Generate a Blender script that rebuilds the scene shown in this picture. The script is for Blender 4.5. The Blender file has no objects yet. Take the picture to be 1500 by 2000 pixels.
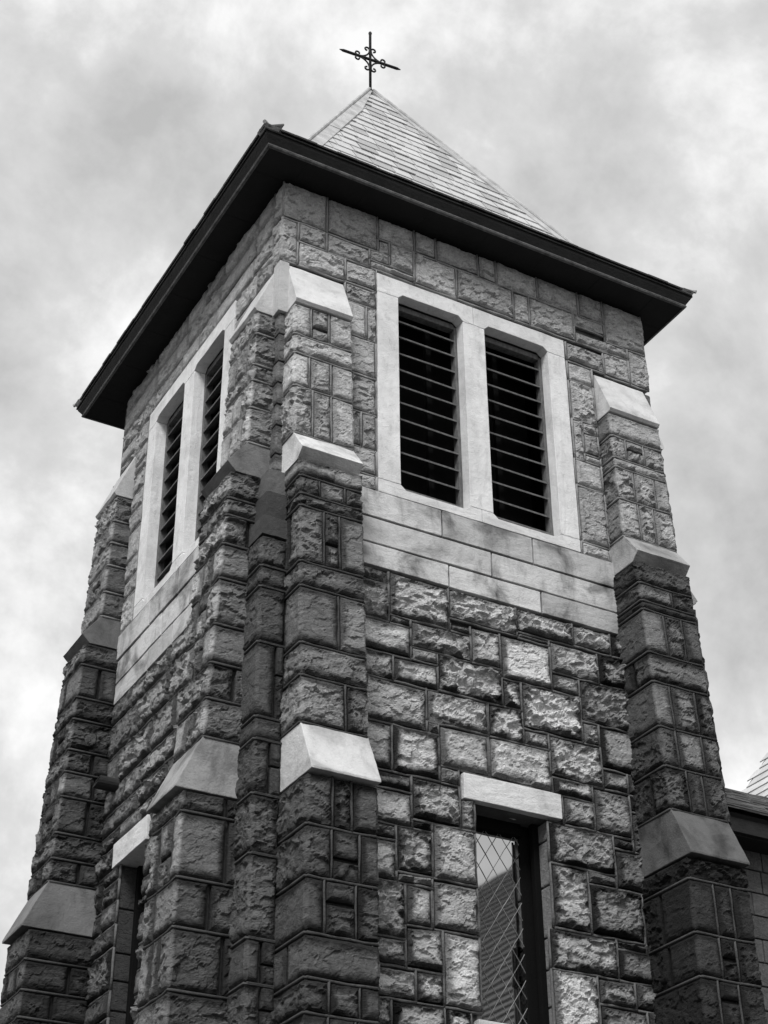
import bpy, bmesh, math, random
import numpy as np
from mathutils import Vector, Matrix

# ------------------------------------------------------------------ camera
S = bpy.context.scene
cam_d = bpy.data.cameras.new('camera'); cam = bpy.data.objects.new('camera', cam_d)
S.collection.objects.link(cam); S.camera = cam
CAM = Vector((-5.4648, -11.7499, -0.6828))
_y, _p, _r = (math.radians(a) for a in (29.436, 33.132, -0.477))
_f = Vector((math.sin(_y)*math.cos(_p), math.cos(_y)*math.cos(_p), math.sin(_p)))
_rt = Vector((math.cos(_y), -math.sin(_y), 0)); _up = _rt.cross(_f)
_r2 = _rt*math.cos(_r)+_up*math.sin(_r); _u2 = -_rt*math.sin(_r)+_up*math.cos(_r)
M = Matrix((( _r2.x, _u2.x, -_f.x, CAM.x), (_r2.y, _u2.y, -_f.y, CAM.y), (_r2.z, _u2.z, -_f.z, CAM.z), (0, 0, 0, 1)))
cam.matrix_world = M
cam_d.sensor_fit = 'VERTICAL'; cam_d.sensor_height = 24.0; cam_d.lens = 3296.67/2000*24.0
cam_d.clip_start = 0.1; cam_d.clip_end = 2000

# ------------------------------------------------------------------ world: overcast, cloudy, grey (the photograph is black and white)
SUN_AZ, SUN_EL = math.radians(222), math.radians(50)      # direction the light comes from (azimuth from +Y clockwise)
w = bpy.data.worlds.new('World'); S.world = w; w.use_nodes = True
nt = w.node_tree; nt.nodes.clear()
def N(t, **k):
    n = nt.nodes.new(t)
    for a, b in k.items(): setattr(n, a, b)
    return n
L = lambda a, b: nt.links.new(a, b)
sky = N('ShaderNodeTexSky', sky_type='NISHITA', sun_disc=False)
sky.sun_elevation = SUN_EL; sky.sun_rotation = SUN_AZ
bw = N('ShaderNodeRGBToBW'); L(sky.outputs[0], bw.inputs[0])
tc = N('ShaderNodeTexCoord')
off = N('ShaderNodeVectorMath', operation='ADD'); L(tc.outputs['Generated'], off.inputs[0]); off.inputs[1].default_value = (5.3, 2.9, 1.4)
n1 = N('ShaderNodeTexNoise'); L(off.outputs[0], n1.inputs[0]); n1.inputs['Scale'].default_value = 7.5; n1.inputs['Detail'].default_value = 9; n1.inputs['Roughness'].default_value = 0.6; n1.inputs['Distortion'].default_value = 0.12
n2 = N('ShaderNodeTexNoise'); L(off.outputs[0], n2.inputs[0]); n2.inputs['Scale'].default_value = 4.2; n2.inputs['Detail'].default_value = 5
av = N('ShaderNodeMath', operation='MULTIPLY_ADD'); L(n2.outputs[0], av.inputs[0]); av.inputs[1].default_value = 0.5; 
hf = N('ShaderNodeMath', operation='MULTIPLY'); L(n1.outputs[0], hf.inputs[0]); hf.inputs[1].default_value = 0.6
L(hf.outputs[0], av.inputs[2])
cr = N('ShaderNodeValToRGB'); L(av.outputs[0], cr.inputs[0])
e = cr.color_ramp.elements
e[0].position = 0.43; e[0].color = (0.49, 0.49, 0.49, 1)
e[1].position = 0.63; e[1].color = (0.97, 0.97, 0.97, 1)
m_ = e.new(0.545); m_.color = (0.69, 0.69, 0.69, 1)
cl = N('ShaderNodeMath', operation='MULTIPLY'); L(cr.outputs[0], cl.inputs[0]); cl.inputs[1].default_value = 4.9
sm = N('ShaderNodeMath', operation='MULTIPLY_ADD'); L(bw.outputs[0], sm.inputs[0]); sm.inputs[1].default_value = 0.15; L(cl.outputs[0], sm.inputs[2])
bg = N('ShaderNodeBackground'); L(sm.outputs[0], bg.inputs[0]); bg.inputs[1].default_value = 0.1
wo = N('ShaderNodeOutputWorld'); L(bg.outputs[0], wo.inputs[0])

# ------------------------------------------------------------------ sun behind thin cloud
sd = bpy.data.lights.new('sun', 'SUN'); sun = bpy.data.objects.new('sun', sd); S.collection.objects.link(sun)
sd.energy = 1.5; sd.angle = math.radians(20); sd.color = (1, 1, 1)
_d = Vector((math.sin(SUN_AZ)*math.cos(SUN_EL), math.cos(SUN_AZ)*math.cos(SUN_EL), math.sin(SUN_EL)))
sun.rotation_euler = _d.to_track_quat('Z', 'Y').to_euler()
S.view_settings.view_transform = 'Standard'; S.view_settings.look = 'None'
S.view_settings.exposure = 1.0; S.view_settings.gamma = 1; S.view_settings.use_curve_mapping = False

# ------------------------------------------------------------------ materials (neutral greys)
def mat(name, build):
    m = bpy.data.materials.new(name); m.use_nodes = True
    t = m.node_tree; b = t.nodes['Principled BSDF']
    def n(ty, **k):
        x = t.nodes.new(ty)
        for a, v in k.items(): setattr(x, a, v)
        return x
    def math_(op, a, b_=None, c=None, clamp=False):
        x = n('ShaderNodeMath', operation=op); x.use_clamp = clamp
        for i, v in enumerate((a, b_, c)):
            if v is None: continue
            if isinstance(v, (int, float)): x.inputs[i].default_value = v
            else: t.links.new(v, x.inputs[i])
        return x.outputs[0]
    pos = n('ShaderNodeNewGeometry').outputs['Position']
    def noise(scale, detail=6, rough=0.55, dist=0.0, stretch=None):
        v = pos
        if stretch:
            mp = n('ShaderNodeVectorMath', operation='MULTIPLY'); t.links.new(pos, mp.inputs[0]); mp.inputs[1].default_value = stretch; v = mp.outputs[0]
        x = n('ShaderNodeTexNoise'); t.links.new(v, x.inputs['Vector'])
        x.inputs['Scale'].default_value = scale; x.inputs['Detail'].default_value = detail
        x.inputs['Roughness'].default_value = rough; x.inputs['Distortion'].default_value = dist
        return x.outputs[0]
    def attr(a):
        x = n('ShaderNodeAttribute'); x.attribute_name = a; return x.outputs['Fac']
    def ramp(v, a, b_):
        x = n('ShaderNodeMapRange'); x.interpolation_type = 'SMOOTHSTEP'
        t.links.new(v, x.inputs[0]); x.inputs[1].default_value = a; x.inputs[2].default_value = b_; return x.outputs[0]
    def bump(h, dist, strength=1.0):
        x = n('ShaderNodeBump'); x.inputs['Distance'].default_value = dist; x.inputs['Strength'].default_value = strength
        t.links.new(h, x.inputs['Height']); t.links.new(x.outputs[0], b.inputs['Normal']); return x
    def color(v):
        if isinstance(v, (int, float)): b.inputs['Base Color'].default_value = (v, v, v, 1)
        else: t.links.new(v, b.inputs['Base Color'])
    b.inputs['Roughness'].default_value = 0.9
    b.inputs['Specular IOR Level'].default_value = 0.25
    build(dict(n=n, m=math_, noise=noise, attr=attr, ramp=ramp, bump=bump, color=color, b=b, t=t, pos=pos))
    return m

def _stone(k):
    m = k['m']; alb = k['attr']('alb'); rim = k['attr']('rim'); stn = k['attr']('stn')
    a = k['noise'](7, 5, 0.6); b_ = k['noise'](38, 6, 0.7); c = k['noise'](3.2, 6, 0.62, 0.6)
    v = m('MULTIPLY_ADD', m('SUBTRACT', a, 0.5), 0.8, 1.0)
    v = m('MULTIPLY', v, m('MULTIPLY_ADD', m('SUBTRACT', b_, 0.5), 1.3, 1.0))
    # soot and lichen crust: creeps in from the joints (rim 0..1, 1 in the middle) and in patches
    d = m('ADD', m('MULTIPLY', m('SUBTRACT', 1.0, rim), 0.62), m('MULTIPLY_ADD', m('SUBTRACT', c, 0.5), 1.0, 0.26))
    d = m('ADD', d, m('MULTIPLY', m('SUBTRACT', k['noise'](24, 5, 0.65), 0.5), 0.35))
    crust = m('MULTIPLY', k['ramp'](d, 0.36, 0.80), stn, clamp=True)
    v = m('MULTIPLY', m('MULTIPLY', v, alb), m('SUBTRACT', 1.0, crust))
    k['color'](m('MAXIMUM', v, 0.012))
    def ledges(scale, steps, dist):      # broken, stepped fracture edges
        q = m('MULTIPLY', k['noise'](scale, 5, 0.5, dist, (1, 1, 1.6)), steps); f = m('FRACT', q)
        return m('DIVIDE', m('ADD', m('SUBTRACT', q, f), k['ramp'](f, 0.0, 0.16)), steps)
    h = m('ADD', m('MULTIPLY', ledges(5.5, 8, 1.0), 1.3), m('MULTIPLY', ledges(19, 6, 0.6), 0.36))
    h = m('ADD', h, m('MULTIPLY', k['noise'](48, 6, 0.7, 0.6, (1, 1, 1.8)), 0.30))
    k['bump'](m('MULTIPLY', h, k['attr']('rgh')), 0.044, 1.0)
M_stone = mat('rock_faced_stone', _stone)

def _dressed(k):
    m = k['m']; alb = k['attr']('alb'); stn = k['attr']('stn')
    a = k['noise'](4, 6, 0.6); st = k['noise'](5.5, 6, 0.6, 0.2, (1, 1, 0.22)); pt = k['noise'](2.1, 6, 0.6, 0.5)
    v = m('MULTIPLY_ADD', m('SUBTRACT', a, 0.5), 0.34, 1.0)
    v = m('MULTIPLY', v, m('MULTIPLY_ADD', m('SUBTRACT', k['noise'](150, 2), 0.5), 0.22, 1.0))
    s = m('MULTIPLY', m('ADD', m('MULTIPLY', k['ramp'](st, 0.50, 0.80), 0.6), m('MULTIPLY', k['ramp'](pt, 0.42, 0.70), 0.8)), stn, clamp=True)
    v = m('MULTIPLY', v, m('MULTIPLY_ADD', k['ramp'](k['noise'](11, 7, 0.7, 0.4, (1, 1, 0.6)), 0.50, 0.78), -0.30, 1.0))
    k['color'](m('MULTIPLY', m('MULTIPLY', v, alb), m('SUBTRACT', 1.0, s)))
    k['bump'](m('ADD', k['noise'](60, 5, 0.6), m('MULTIPLY', k['noise'](13, 6, 0.6), 1.6)), 0.006, 0.9)
M_dress = mat('dressed_limestone', _dressed)

def _mortar(k):
    m = k['m']; alb = k['attr']('alb')
    k['color'](m('MULTIPLY', alb, m('MULTIPLY_ADD', m('SUBTRACT', k['noise'](5, 7, 0.6), 0.5), 1.5, 1.0)))
    k['bump'](k['noise'](45, 5, 0.6), 0.012)
M_mortar = mat('mortar', _mortar)

def _plain(base, var, scale, rough, bumpd=0.004, stretch=None, spec=0.3):
    def f(k):
        m = k['m']
        k['color'](m('MULTIPLY', base, m('MULTIPLY_ADD', m('SUBTRACT', k['noise'](scale, 6, 0.62, 0.2, stretch), 0.5), var, 1.0)))
        k['b'].inputs['Roughness'].default_value = rough; k['b'].inputs['Specular IOR Level'].default_value = spec
        k['bump'](k['noise'](scale*6, 4), bumpd)
    return f
M_soffit = mat('dark_painted_soffit', _plain(0.014, 0.8, 3, 0.8))
M_cove = mat('weathered_gutter_board', _plain(0.022, 1.4, 5, 0.75, 0.006))
M_mould = mat('eave_moulding', _plain(0.11, 2.4, 12, 0.7, 0.008))
M_lead = mat('lead_flashing', _plain(0.42, 1.5, 5.5, 0.5, 0.003))
M_iron = mat('wrought_iron', _plain(0.012, 0.5, 9, 0.6))
M_wood = mat('flaking_painted_wood', _plain(0.14, 2.2, 26, 0.8, 0.01, (1, 1, 0.35)))
M_blade = mat('louvre_blade_wood', _plain(0.13, 1.8, 30, 0.8, 0.01))
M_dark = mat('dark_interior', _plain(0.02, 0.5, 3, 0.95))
M_frame = mat('black_window_frame', _plain(0.006, 0.5, 9, 0.85, spec=0.08))
M_came = mat('lead_came', _plain(0.26, 0.9, 30, 0.6))
M_ground = mat('ground_tarmac', _plain(0.05, 0.8, 2, 0.9))
M_render = mat('plain_church_wall', _plain(0.22, 0.8, 3, 0.9))
def _glass(k):
    k['color'](0.56); b = k['b']; b.inputs['Metallic'].default_value = 1.0; b.inputs['Roughness'].default_value = 0.03
    k['bump'](k['noise'](2.0, 1), 0.002, 0.4)
M_glass = mat('reflecting_window_glass', _glass)
def _slate(k):
    m = k['m']
    a = k['attr']('alb')
    v = m('MULTIPLY_ADD', m('SUBTRACT', k['noise'](3.5, 6, 0.6), 0.5), 0.5, 1.0)
    v = m('MULTIPLY', v, m('MULTIPLY_ADD', m('SUBTRACT', k['noise'](40, 5, 0.6), 0.5), 0.3, 1.0))
    k['color'](m('MULTIPLY', v, a))
    k['b'].inputs['Roughness'].default_value = 0.5; k['b'].inputs['Specular IOR Level'].default_value = 0.5
    k['bump'](k['noise'](35, 5), 0.004)
M_slate = mat('roof_slate', _slate)

# ------------------------------------------------------------------ helpers
from mathutils import noise as nz
rng = np.random.default_rng(7); rnd = random.Random(11)
W, D = 4.60, 4.58                       # tower plan, x and y
ZE = 11.907                             # underside of the eaves
GROUND = -2.28
COL = S.collection
def face_R(u, w, v): return (u, -w, v)          # wall towards -y
def face_L(u, w, v): return (-w, u, v)          # wall towards -x
def face_E(u, w, v): return (W + w, u, v)       # wall towards +x
face_R.flip = False; face_L.flip = True; face_E.flip = False

def link(name, me, parent=None, mats=None):
    o = bpy.data.objects.new(name, me); COL.objects.link(o)
    if mats is not None and me is not None and not me.materials: me.materials.append(mats)
    if parent is not None:
        o.parent = parent; o.matrix_parent_inverse = parent.matrix_world.inverted()
    return o
def tag(o, label=None, cat=None, group=None, kind=None):
    for k, v in (('label', label), ('category', cat), ('group', group), ('kind', kind)):
        if v: o[k] = v
    return o
def empty(name, loc):
    o = bpy.data.objects.new(name, None); COL.objects.link(o); o.location = loc; o.empty_display_size = 0.3
    o.matrix_world = Matrix.Translation(loc); return o
def attrs(me, **kw):
    for k, v in kw.items():
        a = me.attributes.new(k, 'FLOAT', 'POINT'); n = len(me.vertices)
        a.data.foreach_set('value', np.broadcast_to(np.asarray(v, dtype=np.float32), (n,)).copy())
def mesh(name, V, Fs, smooth=False, **kw):
    me = bpy.data.meshes.new(name); me.from_pydata([tuple(p) for p in V], [], [tuple(f) for f in Fs]); me.update()
    if smooth: me.polygons.foreach_set('use_smooth', [True]*len(me.polygons))
    attrs(me, **kw); return me
class MB:
    """collects closed solids and links them as one mesh"""
    def __init__(s): s.V = []; s.F = []
    def add(s, V, F):
        b = len(s.V); s.V += [tuple(map(float, p)) for p in V]; s.F += [tuple(i+b for i in f) for f in F]
    def prism(s, A, B):
        n = len(A); s.add(list(A)+list(B), [tuple(range(n))[::-1], tuple(range(n, 2*n))]+[(i, (i+1) % n, n+(i+1) % n, n+i) for i in range(n)])
    def uv(s, f, poly, w0, w1): s.prism([f(u, w0, v) for u, v in poly], [f(u, w1, v) for u, v in poly])
    def wv(s, f, poly, u0, u1): s.prism([f(u0, w, v) for w, v in poly], [f(u1, w, v) for w, v in poly])
    def box(s, f, u0, u1, w0, w1, v0, v1): s.uv(f, [(u0, v0), (u1, v0), (u1, v1), (u0, v1)], w0, w1)
    def tube(s, P, r, k=8):
        P = [Vector(p) for p in P]; rr = r if isinstance(r, (list, tuple)) else [r]*len(P); rings = []
        t0 = (P[1]-P[0]).normalized(); ref = Vector((0.31, -0.84, 0.45)); nrm = (ref - t0*ref.dot(t0)).normalized()
        for i, p in enumerate(P):
            t = (P[min(i+1, len(P)-1)]-P[max(i-1, 0)]).normalized(); nrm = (nrm - t*nrm.dot(t)).normalized(); bn = t.cross(nrm)
            rings.append([p+(nrm*math.cos(a)+bn*math.sin(a))*rr[i] for a in (2*math.pi*j/k for j in range(k))])
        V = [q for r_ in rings for q in r_]; F = [tuple(range(k))[::-1], tuple(range((len(P)-1)*k, len(P)*k))]
        for i in range(len(P)-1):
            for j in range(k): F.append((i*k+j, i*k+(j+1) % k, (i+1)*k+(j+1) % k, (i+1)*k+j))
        s.add(V, F)
    def build(s, name, m, parent=None, bevel=0.0, smooth=False, **kw):
        bm = bmesh.new(); vs = [bm.verts.new(p) for p in s.V]
        for f in s.F:
            try: bm.faces.new([vs[i] for i in f])
            except ValueError: pass
        bmesh.ops.recalc_face_normals(bm, faces=bm.faces)
        if m.name.startswith('dressed'):
            bmesh.ops.subdivide_edges(bm, edges=[e for e in bm.edges if e.calc_length() > .12], cuts=7, use_grid_fill=True)
            for v_ in bm.verts: v_.co += nz.noise_vector(v_.co*9)*0.0035+nz.noise_vector(v_.co*31)*0.0022
            bevel = bevel*0.7
        if bevel: bmesh.ops.bevel(bm, geom=[e for e in bm.edges if len(e.link_faces) == 2 and e.calc_face_angle(0) > .3], offset=bevel, segments=2, affect='EDGES', profile=0.6)
        me = bpy.data.meshes.new(name); bm.to_mesh(me); bm.free()
        if smooth: me.polygons.foreach_set('use_smooth', [True]*len(me.polygons))
        if not kw: kw = {}
        attrs(me, **kw); return link(name, me, parent, m)

# ------------------------------------------------------------------ rock-faced stone
def _h(n, k):
    x = np.sin(n[..., 0]*127.1+n[..., 1]*311.7+n[..., 2]*74.7+k*53.3)*43758.5453
    return x-np.floor(x)
_OFF = np.array([(a, b, c) for a in (-1, 0, 1) for b in (-1, 0, 1) for c in (-1, 0, 1)], float)
def facets(p, size, k=0.0, tilt=1.0):
    q = p/np.asarray(size); c = np.floor(q)
    cells = c[:, None, :]+_OFF[None]
    ctr = cells+np.stack([_h(cells, k+1), _h(cells, k+2), _h(cells, k+3)], -1)
    d = ((q[:, None, :]-ctr)**2).sum(-1); i = d.argmin(1); a = np.arange(len(q))
    cell = cells[a, i]; dd = q-ctr[a, i]
    t = np.stack([_h(cell, k+5), _h(cell, k+6), _h(cell, k+7)], -1)*2-1
    return (dd*t).sum(-1)*tilt+(_h(cell, k+9)*2-1)*0.5
def vnoise(p, k=0.0):
    c = np.floor(p); f = p-c; f = f*f*(3-2*f); r = 0
    for a in (0, 1):
        for b in (0, 1):
            for g in (0, 1):
                wgt = (f[:, 0] if a else 1-f[:, 0])*(f[:, 1] if b else 1-f[:, 1])*(f[:, 2] if g else 1-f[:, 2])
                r = r+wgt*_h(c+np.array([a, b, g]), k)
    return r*2-1

SMOOTH = False
class Stones:
    """one rock-faced stone per call; kept apart as objects, or joined when past the limits"""
    def __init__(s): s.rest = {}
    def make(s, name, f, path, v0, v1, wf, alb, stn=0.6, dirt=(1.0, 1.0), amp=0.035, gap=0.040, parent=None, step=0.0135, jit=0.0, join=None, ends=(True, True), rough=None):
        # path: list of (u, fraction) with w = -0.03 + fraction*(wf(v)+0.03); ends: does the path end in a joint?
        vm = 0.5*(v0+v1); wm = lambda fr, v: -0.03+fr*(wf(v)+0.03)
        P = [np.array([u, wm(fr, vm)]) for u, fr in path]
        seg = [np.linalg.norm(P[i+1]-P[i]) for i in range(len(P)-1)]; tot = sum(seg)
        if tot < 0.03 or v1-v0 < 0.03: return
        us, frs, ns, ss = [], [], [], []; acc = 0
        for i, L_ in enumerate(seg):
            k = max(2, int(round(L_/step))); d = (P[i+1]-P[i])/max(L_, 1e-6); n = np.array([-d[1], d[0]])
            for j in range(k+1):
                t = j/k
                if i and j == 0: continue
                u = path[i][0]*(1-t)+path[i+1][0]*t; fr = path[i][1]*(1-t)+path[i+1][1]*t
                nn = n.copy(); arris = 0
                if i < len(seg)-1 and j == k:
                    d2 = (P[i+2]-P[i+1])/max(seg[i+1], 1e-6); nn = (n+np.array([-d2[1], d2[0]])); nn /= np.linalg.norm(nn); arris = 1
                us.append(u); frs.append(fr); ns.append((nn[0], nn[1], arris)); ss.append(acc+t*L_)
            acc += L_
        ns = np.array(ns); ss = np.array(ss); us = np.array(us); frs = np.array(frs); m = len(ss)
        kv = max(3, int(round((v1-v0-gap)/step))); ts = np.linspace(0, 1, kv+1)
        # shrink the outline for the joint, with a slightly crooked outline
        g = gap*0.5
        c = (rng.random(4)-0.5)*2*jit
        lo = v0+g+c[0]*(1-ss/tot)+c[1]*ss/tot; hi = v1-g+c[2]*(1-ss/tot)+c[3]*ss/tot
        V = lo[None]*(1-ts[:, None])+hi[None]*ts[:, None]                              # kv+1, m
        du = np.zeros(m)
        if ends[0]: du += g*np.clip(1-ss/min(tot*0.5, 0.10), 0, 1)
        if ends[1]: du -= g*np.clip(1-(tot-ss)/min(tot*0.5, 0.10), 0, 1)
        tan = np.stack([ns[:, 1], -ns[:, 0]], -1)
        U = np.broadcast_to(us, V.shape).copy(); Wd = -0.03+frs[None]*(np.vectorize(wf)(V)+0.03)
        U += du*tan[:, 0]*(1-ns[:, 2]); Wd += du*tan[:, 1]*(1-ns[:, 2])
        p = np.stack([np.broadcast_to(ss, V.shape).ravel(), np.zeros(V.size), V.ravel()], -1)
        p[:, 1] += (U.ravel()*0.3); o = rng.random(3)*90; q = p+o
        e0 = ss if ends[0] else ss*0+9; e1 = (tot-ss) if ends[1] else ss*0+9
        de = np.minimum(np.minimum(e0, e1)[None], np.minimum(V-lo[None], hi[None]-V)).ravel()
        rim = np.clip(de/0.11, 0, 1)
        pill = np.clip(de/0.026, 0, 1)**0.7
        r = rough if rough is not None else rng.choice([0.22, 0.38, 0.6, 0.85])*(0.75 if alb > .42 and stn < .4 else 1.0)
        q = q+np.stack([vnoise(q/0.05, 21), vnoise(q/0.05, 22), vnoise(q/0.05, 23)], -1)*0.016
        big = facets(q, (0.26, 0.2, 0.16), 0, 1.3)*0.5+facets(q, (0.13, 0.1, 0.07), 3, 1.7)*0.42+facets(q, (0.05, 0.045, 0.03), 6, 1.8)*0.10
        fin = vnoise(q/0.022, 1)*0.25+vnoise(q/0.09, 2)*0.25
        disp = pill*amp*(0.5+1.25*r*big+0.45*fin*r)
        disp = np.maximum(disp, -0.012)
        ar = np.broadcast_to(ns[:, 2], V.shape).ravel()
        disp = np.where(ar > 0, amp*0.42*(0.2+0.9*vnoise(q/0.05, 5)+0.5*facets(q, (0.1, 0.1, 0.07), 8)), disp)
        nu = np.broadcast_to(ns[:, 0], V.shape).ravel(); nw = np.broadcast_to(ns[:, 1], V.shape).ravel()
        x = vnoise(q/0.05, 11)*0.004; y = vnoise(q/0.05, 12)*0.004
        Uf = U.ravel()+nu*disp+x*(ar == 0)*nw; Wf = Wd.ravel()+nw*disp; Vf = V.ravel()+y
        # skirt: same outline pushed back into the mortar
        R_, C_ = kv+1, m
        idx = np.arange(R_*C_).reshape(R_, C_)
        border = list(idx[0])+list(idx[1:, -1])+list(idx[-1, :-1][::-1])+list(idx[1:-1, 0][::-1])
        bi = np.array(border)
        U2 = np.concatenate([Uf, Uf[bi]-nu[bi]*0.06]); W2 = np.concatenate([Wf, Wf[bi]-nw[bi]*0.06]); V2 = np.concatenate([Vf, Vf[bi]])
        rim2 = np.concatenate([rim, np.zeros(len(bi))])
        F = np.stack([idx[:-1, :-1], idx[:-1, 1:], idx[1:, 1:], idx[1:, :-1]], -1).reshape(-1, 4)
        nb = len(bi); b0 = R_*C_; k_ = np.arange(nb); k2 = (k_+1) % nb
        F2 = np.stack([bi[k2], bi[k_], b0+k_, b0+k2], -1)
        F = np.concatenate([F, F2])
        if f.flip: F = F[:, ::-1]
        X = np.stack(f(U2, W2, V2), -1)
        a = alb*(0.78+0.36*rng.random()); stn = min(1.0, stn*(0.75+0.4*rng.random())); a = np.full(len(X), a)
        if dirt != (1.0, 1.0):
            nu2 = np.concatenate([nu, nu[bi]]); a = np.where(nu2 < -.9, a*dirt[0], np.where(nu2 > .9, a*dirt[1], a))  # side faces darkened in the colour: soot plus painted-in shade
        if join is not None:
            s.rest.setdefault(join, []).append((X, F, a, rim2, np.full(len(X), stn), np.full(len(X), 0.55+0.5*r))); return
        me = s._mesh(name, X, F); attrs(me, alb=a, rim=rim2, stn=stn, rgh=0.55+0.5*r); return link(name, me, parent, M_stone)
    def _mesh(s, name, X, F):
        me = bpy.data.meshes.new(name); me.vertices.add(len(X)); me.vertices.foreach_set('co', X.ravel().astype(np.float32))
        me.loops.add(F.size); me.loops.foreach_set('vertex_index', F.ravel().astype(np.int32))
        me.polygons.add(len(F)); me.polygons.foreach_set('loop_start', np.arange(0, F.size, 4, dtype=np.int32))
        me.polygons.foreach_set('use_smooth', np.full(len(F), SMOOTH)); me.update(calc_edges=True); me.validate(); return me
    def flush(s):
        for (name, parent), L_ in s.rest.items():
            b = 0; X = []; F = []
            for it in L_: X.append(it[0]); F.append(it[1]+b); b += len(it[0])
            me = s._mesh(name, np.concatenate(X), np.concatenate(F))
            attrs(me, alb=np.concatenate([i[2] for i in L_]), rim=np.concatenate([i[3] for i in L_]), stn=np.concatenate([i[4] for i in L_]), rgh=np.concatenate([i[5] for i in L_]))
            o = link(name, me, PAR[parent], M_stone); o['kind'] = 'stuff'
ST = Stones(); PAR = {}

def bead(mb, f, a, b, w=-0.010, r=0.0155):
    """a raised pointing bead from a=(u,v) to b=(u,v)"""
    L_ = math.dist(a, b); n = max(1, int(L_/0.11)); P = []
    for i in range(n+1):
        t = i/n; j = 0 if i in (0, n) else 1
        P.append(f(a[0]*(1-t)+b[0]*t+rnd.uniform(-1, 1)*0.004*j, w+rnd.uniform(-1, 1)*0.003, a[1]*(1-t)+b[1]*t+rnd.uniform(-1, 1)*0.007*j))
    if len(P) > 1: mb.tube(P, [r*rnd.uniform(.7, 1.15) for _ in P], 5)

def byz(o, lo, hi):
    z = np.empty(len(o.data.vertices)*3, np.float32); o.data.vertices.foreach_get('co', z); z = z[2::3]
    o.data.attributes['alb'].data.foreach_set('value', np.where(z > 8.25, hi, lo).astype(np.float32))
# ------------------------------------------------------------------ the tower
TOWER = empty('church_tower', (W/2, D/2, GROUND))
tag(TOWER, 'square rock-faced stone bell tower with stepped corner buttresses, louvred openings and a steep slate roof', 'church tower')

# belfry opening, the slit windows and the walls behind the stones
BW = dict(u0=1.10, u1=3.45, v0=8.334, v1=11.088)
def wall_core(f, holes, u0, u1, v0, v1):
    us = sorted({u0, u1, *[x for h in holes for x in (h[0], h[1])]}); mb = MB()
    for a, b in zip(us[:-1], us[1:]):
        cuts = sorted((h[2], h[3]) for h in holes if h[0] <= a and h[1] >= b); v = v0
        for c, d in cuts:
            if c > v: mb.box(f, a, b, -0.45, -0.050, v, c)
            v = d
        if v < v1: mb.box(f, a, b, -0.45, -0.050, v, v1)
    return mb
SL_R = (2.07, 2.85, 3.40, 5.33)         # slit window opening in the right-hand wall  u0,u1,v0,v1
SL_L = (2.60, 3.27, 3.40, 5.50)
holeR = [(BW['u0']+.02, BW['u1']-.02, BW['v0']+.02, BW['v1']-.02), (SL_R[0]-.01, SL_R[1]+.03, SL_R[2]-.01, SL_R[3]+.01)]
holeL = [(BW['u0']+.02, BW['u1']-.02, BW['v0']+.02, BW['v1']-.02), (SL_L[0]-.01, SL_L[1]+.03, SL_L[2]-.01, SL_L[3]+.01)]
WR = wall_core(face_R, holeR, 0.034, W-0.050, GROUND, ZE).build('wall', M_mortar, TOWER, alb=0.10)
WL = wall_core(face_L, holeL, 0.452, D-0.050, GROUND, ZE).build('wall', M_mortar, TOWER, alb=0.10)
mb = MB(); mb.box(face_E, 0.452, D-0.050, -0.45, -0.050, GROUND, ZE)
WE = mb.build('wall', M_mortar, TOWER, alb=0.10)
mb = MB(); mb.prism([(0.452, D-0.45, GROUND), (W-0.452, D-0.45, GROUND), (W-0.452, D-0.050, GROUND), (0.452, D-0.050, GROUND)], [(0.452, D-0.45, ZE), (W-0.452, D-0.45, ZE), (W-0.452, D-0.050, ZE), (0.452, D-0.050, ZE)])
WN = mb.build('wall', M_mortar, TOWER, alb=0.2)
mb = MB()
for z in (7.95,): mb.prism([(0.46, 0.46, z), (W-0.46, 0.46, z), (W-0.46, D-0.46, z), (0.46, D-0.46, z)], [(0.46, 0.46, z+.05), (W-0.46, 0.46, z+.05), (W-0.46, D-0.46, z+.05), (0.46, D-0.46, z+.05)])
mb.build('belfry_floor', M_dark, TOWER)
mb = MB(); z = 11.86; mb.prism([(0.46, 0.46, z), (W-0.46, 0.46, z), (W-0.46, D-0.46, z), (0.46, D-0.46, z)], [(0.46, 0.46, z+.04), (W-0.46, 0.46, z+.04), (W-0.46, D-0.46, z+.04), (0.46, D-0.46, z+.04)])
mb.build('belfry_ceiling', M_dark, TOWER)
PAR.update(WR=WR, WL=WL, WE=WE, WN=WN)

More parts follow.
